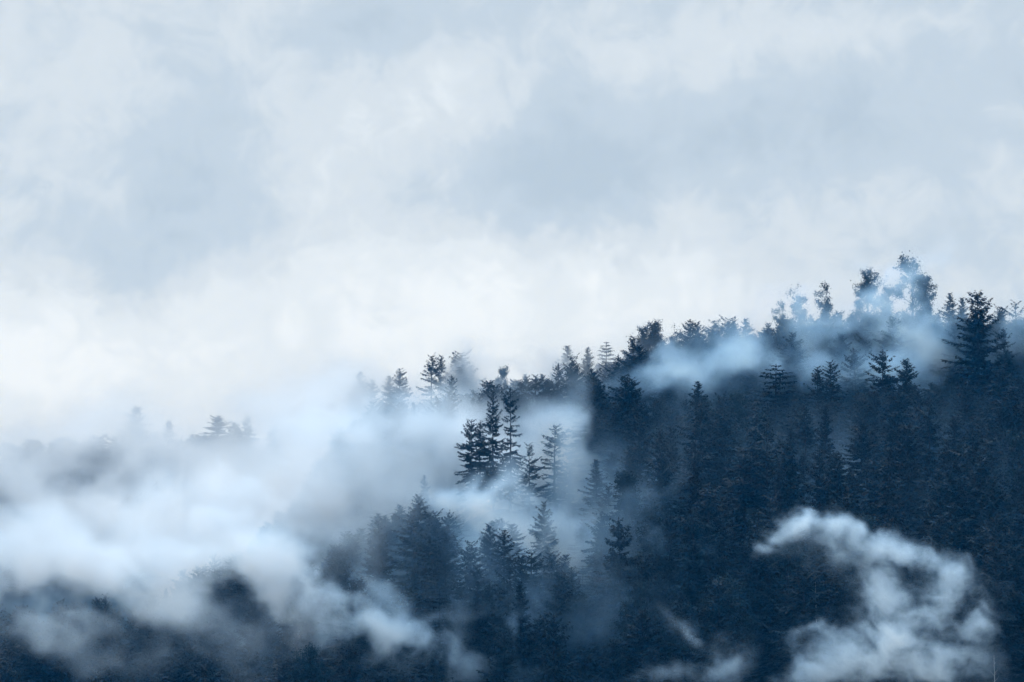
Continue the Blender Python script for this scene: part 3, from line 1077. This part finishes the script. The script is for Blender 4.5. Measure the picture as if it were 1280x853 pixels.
    g.links.new(pos.outputs[0], sub.inputs[0])
    div = g.nodes.new('ShaderNodeVectorMath')
    div.operation = 'DIVIDE'
    div.inputs[1].default_value = cell
    g.links.new(sub.outputs[0], div.inputs[0])
    sep = g.nodes.new('ShaderNodeSeparateXYZ')
    g.links.new(div.outputs[0], sep.inputs[0])

    def fi(sock):
        f = g.nodes.new('FunctionNodeFloatToInt')
        f.rounding_mode = 'ROUND'
        g.links.new(sock, f.inputs[0])
        return f.outputs[0]

    def im(op, a, b, c=None):
        k = g.nodes.new('FunctionNodeIntegerMath')
        k.operation = op
        for i, v in enumerate((a, b, c)):
            if v is None:
                continue
            if isinstance(v, int):
                k.inputs[i].default_value = v
            else:
                g.links.new(v, k.inputs[i])
        return k.outputs[0]
    ix, iy, iz = fi(sep.outputs[0]), fi(sep.outputs[1]), fi(sep.outputs[2])
    row = im('MULTIPLY_ADD', iz, int(n[1]), iy)
    ind = im('MULTIPLY_ADD', row, int(n[0]), ix)
    si = g.nodes.new('GeometryNodeSampleIndex')
    si.data_type = 'FLOAT'
    si.domain = 'POINT'
    si.clamp = True
    g.links.new(gi.outputs[0], si.inputs['Geometry'])
    na = g.nodes.new('GeometryNodeInputNamedAttribute')
    na.data_type = 'FLOAT'
    na.inputs['Name'].default_value = 'mist'
    g.links.new(na.outputs['Attribute'], si.inputs['Value'])
    g.links.new(ind, si.inputs['Index'])
    g.links.new(si.outputs[0], vc.inputs['Density'])
    sm = g.nodes.new('GeometryNodeSetMaterial')
    sm.inputs['Material'].default_value = mat or M_MIST
    g.links.new(vc.outputs[0], sm.inputs['Geometry'])
    g.links.new(sm.outputs[0], go.inputs[0])
    mod = o.modifiers.new('mist', 'NODES')
    mod.node_group = g
    print('MIST', label[:40], n, d.size, 'max', round(float(d.max()), 4))
    return o


# the curling cloud, lower right, hanging in front of the trees
mist('bright curling cloud of mist hanging before the dark trees at the lower right', [
    (950, 690, 560, 30, 13, 4, 25, .30), (990, 662, 560, 40, 17, 5, 30, .50), (1035, 666, 560, 50, 15, 5, -10, .34),
    (1090, 684, 560, 56, 20, 5, -16, .30), (1145, 700, 560, 54, 22, 5, -25, .38), (1192, 735, 560, 36, 40, 6, -50, .40),
    (1225, 785, 560, 26, 34, 5, -60, .22), (1110, 735, 560, 44, 42, 6, 60, .32), (1140, 785, 560, 90, 40, 6, 10, .36),
    (1080, 825, 560, 95, 40, 6, 0, .38), (1170, 830, 560, 80, 38, 6, 0, .26), (1010, 795, 560, 36, 12, 5, 10, .24),
    (1000, 850, 560, 60, 24, 5, 0, .26), (1060, 690, 562, 80, 30, 5, 0, .08)],
    0.4, 0.7, warp=3.6, wscale=8, nscale=3.6, cut=0.20, soft=1.7, bias=0.75, oct_=6, contrast=2.4, mat=M_CURL, mult=0.85, ridge=1.4, flow=-28, stretch=.28, seed=1)
mist('low pale mist at the bottom edge left of the curling cloud', [
    (905, 840, 560, 46, 48, 5, 20, .20), (865, 800, 562, 44, 12, 4, -40, .12), (830, 850, 562, 80, 20, 4, 0, .08)],
    0.6, 1.0, warp=5, wscale=10, nscale=5, cut=.22, soft=1.5, bias=.6, contrast=2.6, mat=M_CURL, ridge=.7, flow=40, seed=2)
# between front wood and hilltop trees, right
mist('long veil of mist lying between the dark forest and the hilltop trees', [
    (1060, 415, 800, 130, 50, 12, 8, .12), (1142, 352, 815, 44, 66, 6, 85, .32), (1000, 385, 815, 90, 36, 6, 0, .18), (1085, 390, 815, 60, 30, 6, 0, .12),
    (940, 430, 800, 80, 50, 12, 35, .12), (1150, 420, 800, 60, 80, 12, 80, .11), (1070, 470, 765, 110, 36, 8, 10, .12),
    (850, 455, 782, 120, 38, 10, 0, .09), (1190, 445, 795, 80, 50, 12, 0, .08), (1268, 430, 800, 50, 80, 12, 90, .10),
    (880, 480, 762, 100, 26, 7, 10, .10), (915, 462, 768, 80, 24, 8, 25, .09), (1000, 462, 762, 90, 30, 8, 10, .15), (1140, 468, 766, 60, 36, 6, 0, .14), (830, 500, 752, 70, 24, 6, 10, .12), (810, 460, 785, 60, 40, 7, 30, .12)],
    1.0, 1.8, warp=8, wscale=16, nscale=11, cut=.20, soft=1.3, bias=.42, contrast=3.2, flow=35, ridge=.8, seed=3)
# the white mist behind the centre trees
mist('wide white mist filling the hollow behind the centre trees', [
    (470, 590, 775, 170, 100, 18, 0, .12), (600, 560, 778, 120, 66, 16, 0, .13), (690, 550, 778, 56, 70, 14, 0, .15),
    (650, 610, 765, 90, 60, 12, 0, .15), (540, 520, 790, 120, 50, 14, 0, .08), (380, 590, 772, 110, 90, 14, 0, .11)],
    1.3, 2.4, warp=9, wscale=24, nscale=15, cut=.16, soft=1.1, bias=.5, mat=M_HOLLOW, seed=4)
mist('pale mist clinging to the ghostly trees behind the centre', [
    (592, 462, 857, 50, 52, 3, 0, .9), (475, 486, 857, 90, 44, 3, 0, .9), (560, 500, 857, 120, 34, 3, 0, .25), (670, 466, 857, 70, 46, 3, 0, .55), (700, 480, 850, 90, 50, 8, 0, .09), (780, 445, 835, 80, 40, 10, 0, .06),
    (420, 505, 845, 110, 66, 12, 0, .16), (520, 490, 880, 200, 60, 14, 0, .03), (350, 520, 845, 90, 50, 14, 0, .10), (600, 520, 830, 190, 40, 10, 0, .06)],
    1.4, 2.0, warp=8, wscale=20, nscale=14, cut=.16, soft=1.2, bias=.5, mat=M_BANK, seed=14)
mist('bright shaft of mist between the twin spruces and the dark forest', [
    (714, 600, 722, 34, 100, 7, 0, .32), (690, 560, 732, 50, 60, 7, 0, .22), (712, 680, 672, 60, 60, 7, 0, .26), (612, 640, 700, 54, 60, 7, 20, .42),
    (555, 622, 706, 100, 24, 7, -15, .26), (655, 660, 700, 56, 54, 7, 0, .26), (760, 640, 662, 40, 60, 5, 0, .09), (640, 670, 672, 70, 30, 6, 20, .16)],
    0.8, 1.4, warp=6, wscale=13, nscale=8, cut=.18, soft=1.2, bias=.5, contrast=2.8, mat=M_CURL, flow=60, ridge=.6, seed=5)
# mist caught low between the trunks, so that tips stand clear of it
mist('blue mist lingering low between the trees of the dark forest', [
    (980, 560, 690, 330, 140, 70, 0, .036), (760, 600, 680, 130, 130, 70, 0, .060), (560, 700, 680, 220, 110, 70, 0, .060),
    (300, 780, 680, 300, 80, 60, 0, .035), (880, 740, 640, 200, 90, 50, 0, .030), (1200, 640, 650, 160, 160, 60, 0, .006)],
    2.4, 3.0, warp=8, wscale=20, nscale=14, cut=.22, soft=.9, bias=.30, contrast=2.8, layer=(8, 6), seed=13)
mist('blue mist lingering low between the hilltop trees', [
    (1050, 450, 850, 330, 100, 50, 0, .045), (640, 520, 850, 300, 90, 50, 0, .07)],
    2.6, 3.2, warp=8, wscale=20, nscale=16, cut=.2, soft=.9, bias=.30, contrast=2.4, layer=(8, 7), seed=15)
# left: the banks rising from the valley
mist('billowing white bank of mist rolling up before the far left hill', [
    (30, 600, 1120, 240, 80, 24, 10, .09), (230, 608, 1120, 150, 46, 22, -10, .08), (310, 650, 1110, 190, 80, 24, -25, .11),
    (100, 690, 1110, 220, 50, 24, 0, .09), (440, 590, 1120, 110, 110, 26, 0, .10), (150, 640, 1115, 140, 50, 20, 0, .09)],
    2.0, 3.2, warp=16, wscale=34, nscale=22, cut=.24, soft=1.1, bias=.46, oct_=6, contrast=3.2, mat=M_BANK, ridge=.6, flow=20, seed=6)
mist('nearer torn bank of mist sweeping down from the centre to the valley', [
    (330, 670, 735, 110, 60, 12, -35, .15), (170, 690, 735, 190, 40, 12, 5, .12), (30, 690, 740, 110, 36, 12, 20, .10),
    (400, 610, 745, 90, 70, 12, 0, .13), (260, 625, 745, 140, 40, 12, -10, .14), (60, 640, 745, 160, 40, 12, 0, .12)],
    1.2, 2.0, warp=10, wscale=22, nscale=13, cut=.22, soft=1.2, bias=.48, oct_=6, contrast=3.4, mat=M_HOLLOW, ridge=.9, flow=-20, stretch=.35, seed=17)
mist('torn veil of mist drifting over the dark trees of the lower left', [
    (120, 718, 630, 280, 54, 8, 0, .26), (310, 694, 630, 150, 62, 8, -38, .26), (60, 770, 620, 160, 36, 7, 0, .07),
    (250, 770, 615, 220, 40, 7, -12, .08), (440, 650, 655, 130, 50, 8, 15, .08), (150, 820, 605, 220, 30, 6, 0, .03), (230, 680, 640, 180, 50, 8, 0, .24)],
    1.0, 1.6, warp=8, wscale=18, nscale=10, cut=.26, soft=1.2, bias=.48, oct_=6, contrast=3.4, ridge=1.0, flow=-30, stretch=.3, mat=M_VEIL, seed=16)
mist('ragged mist bank slanting down through the lower left of the forest', [
    (375, 715, 592, 90, 34, 5, -42, .40), (450, 768, 590, 100, 36, 5, -30, .40), (530, 802, 590, 90, 34, 5, -15, .28),
    (405, 780, 592, 60, 26, 5, -40, .22), (620, 835, 590, 80, 24, 4, 0, .08), (560, 775, 592, 80, 22, 4, 10, .10), (480, 730, 592, 60, 30, 4, -30, .10)],
    0.6, 1.0, warp=6, wscale=13, nscale=6.5, cut=.24, soft=1.5, bias=.58, oct_=6, contrast=2.8, mat=M_CURL, ridge=.8, flow=-32, stretch=.35, seed=7)
mist('murky blue veil hanging over the lower middle of the slope', [
    (700, 740, 604, 170, 90, 7, -30, .040), (600, 690, 625, 110, 60, 7, -30, .05), (820, 800, 600, 150, 60, 6, 0, .022), (760, 660, 628, 60, 70, 6, -60, .05)],
    1.2, 1.8, warp=8, wscale=16, nscale=9, cut=.26, soft=1.2, bias=.42, contrast=3.2, ridge=1.0, flow=-55, stretch=.3, seed=18)
mist('thin upright column of mist rising in the bottom middle', [
    (642, 800, 590, 10, 64, 3, 0, .2), (656, 845, 590, 28, 26, 3, 20, .18), (664, 768, 590, 26, 6, 3, -10, .1), (700, 850, 590, 80, 16, 3, 0, .07)],
    0.6, 0.8, warp=4, wscale=9, nscale=5, cut=.22, soft=1.3, bias=.55, ridge=.6, flow=80, seed=8)
for lab, pf in (('little torn wisp at the edge of the dark forest right of the bright shaft', (772, 588, 655, 34, 10, 2.5, -15, .13)),
                ('small curved wisp in the dark forest right of the little torn one', (836, 612, 645, 34, 18, 2.5, 30, .08)),
                ('faint wisp low in the forest between the bright shaft and the curling cloud', (808, 684, 615, 36, 34, 2.5, -40, .07)),
                ('faint upright wisp left of the curling cloud tip', (885, 690, 612, 14, 40, 2.5, 0, .08)),
                ('tiny puff of mist near the right edge beside the curling cloud', (1262, 728, 575, 18, 24, 2.5, 60, .12)),
                ('long faint feather of mist trailing down the middle slope', (700, 760, 600, 140, 26, 3, -35, .09)),
                ('slim upright wisp beside the short pale trunk', (578, 750, 592, 10, 40, 2.5, 0, .14))):
    mist(lab, [pf], 0.6, 0.8, warp=4, wscale=8, nscale=4.5, cut=.24, soft=1.4, bias=.5, contrast=3.0, ridge=.7, flow=-40, seed=9)
# far: low cloud on the crest of the left hill and beyond
mist('distant low cloud lying along the far left crest', [
    (60, 550, 1640, 280, 56, 70, 0, .034), (340, 600, 1650, 130, 60, 70, 0, .014), (490, 560, 1400, 180, 100, 110, 0, .022),
    (130, 640, 1450, 280, 60, 80, 0, .010), (210, 582, 1640, 130, 26, 50, 0, .024), (90, 550, 1640, 90, 30, 60, 0, .03)],
    4.0, 8.0, warp=26, wscale=70, nscale=46, cut=.18, soft=1.0, bias=.46, contrast=2.8, mat=M_BANK, seed=10)
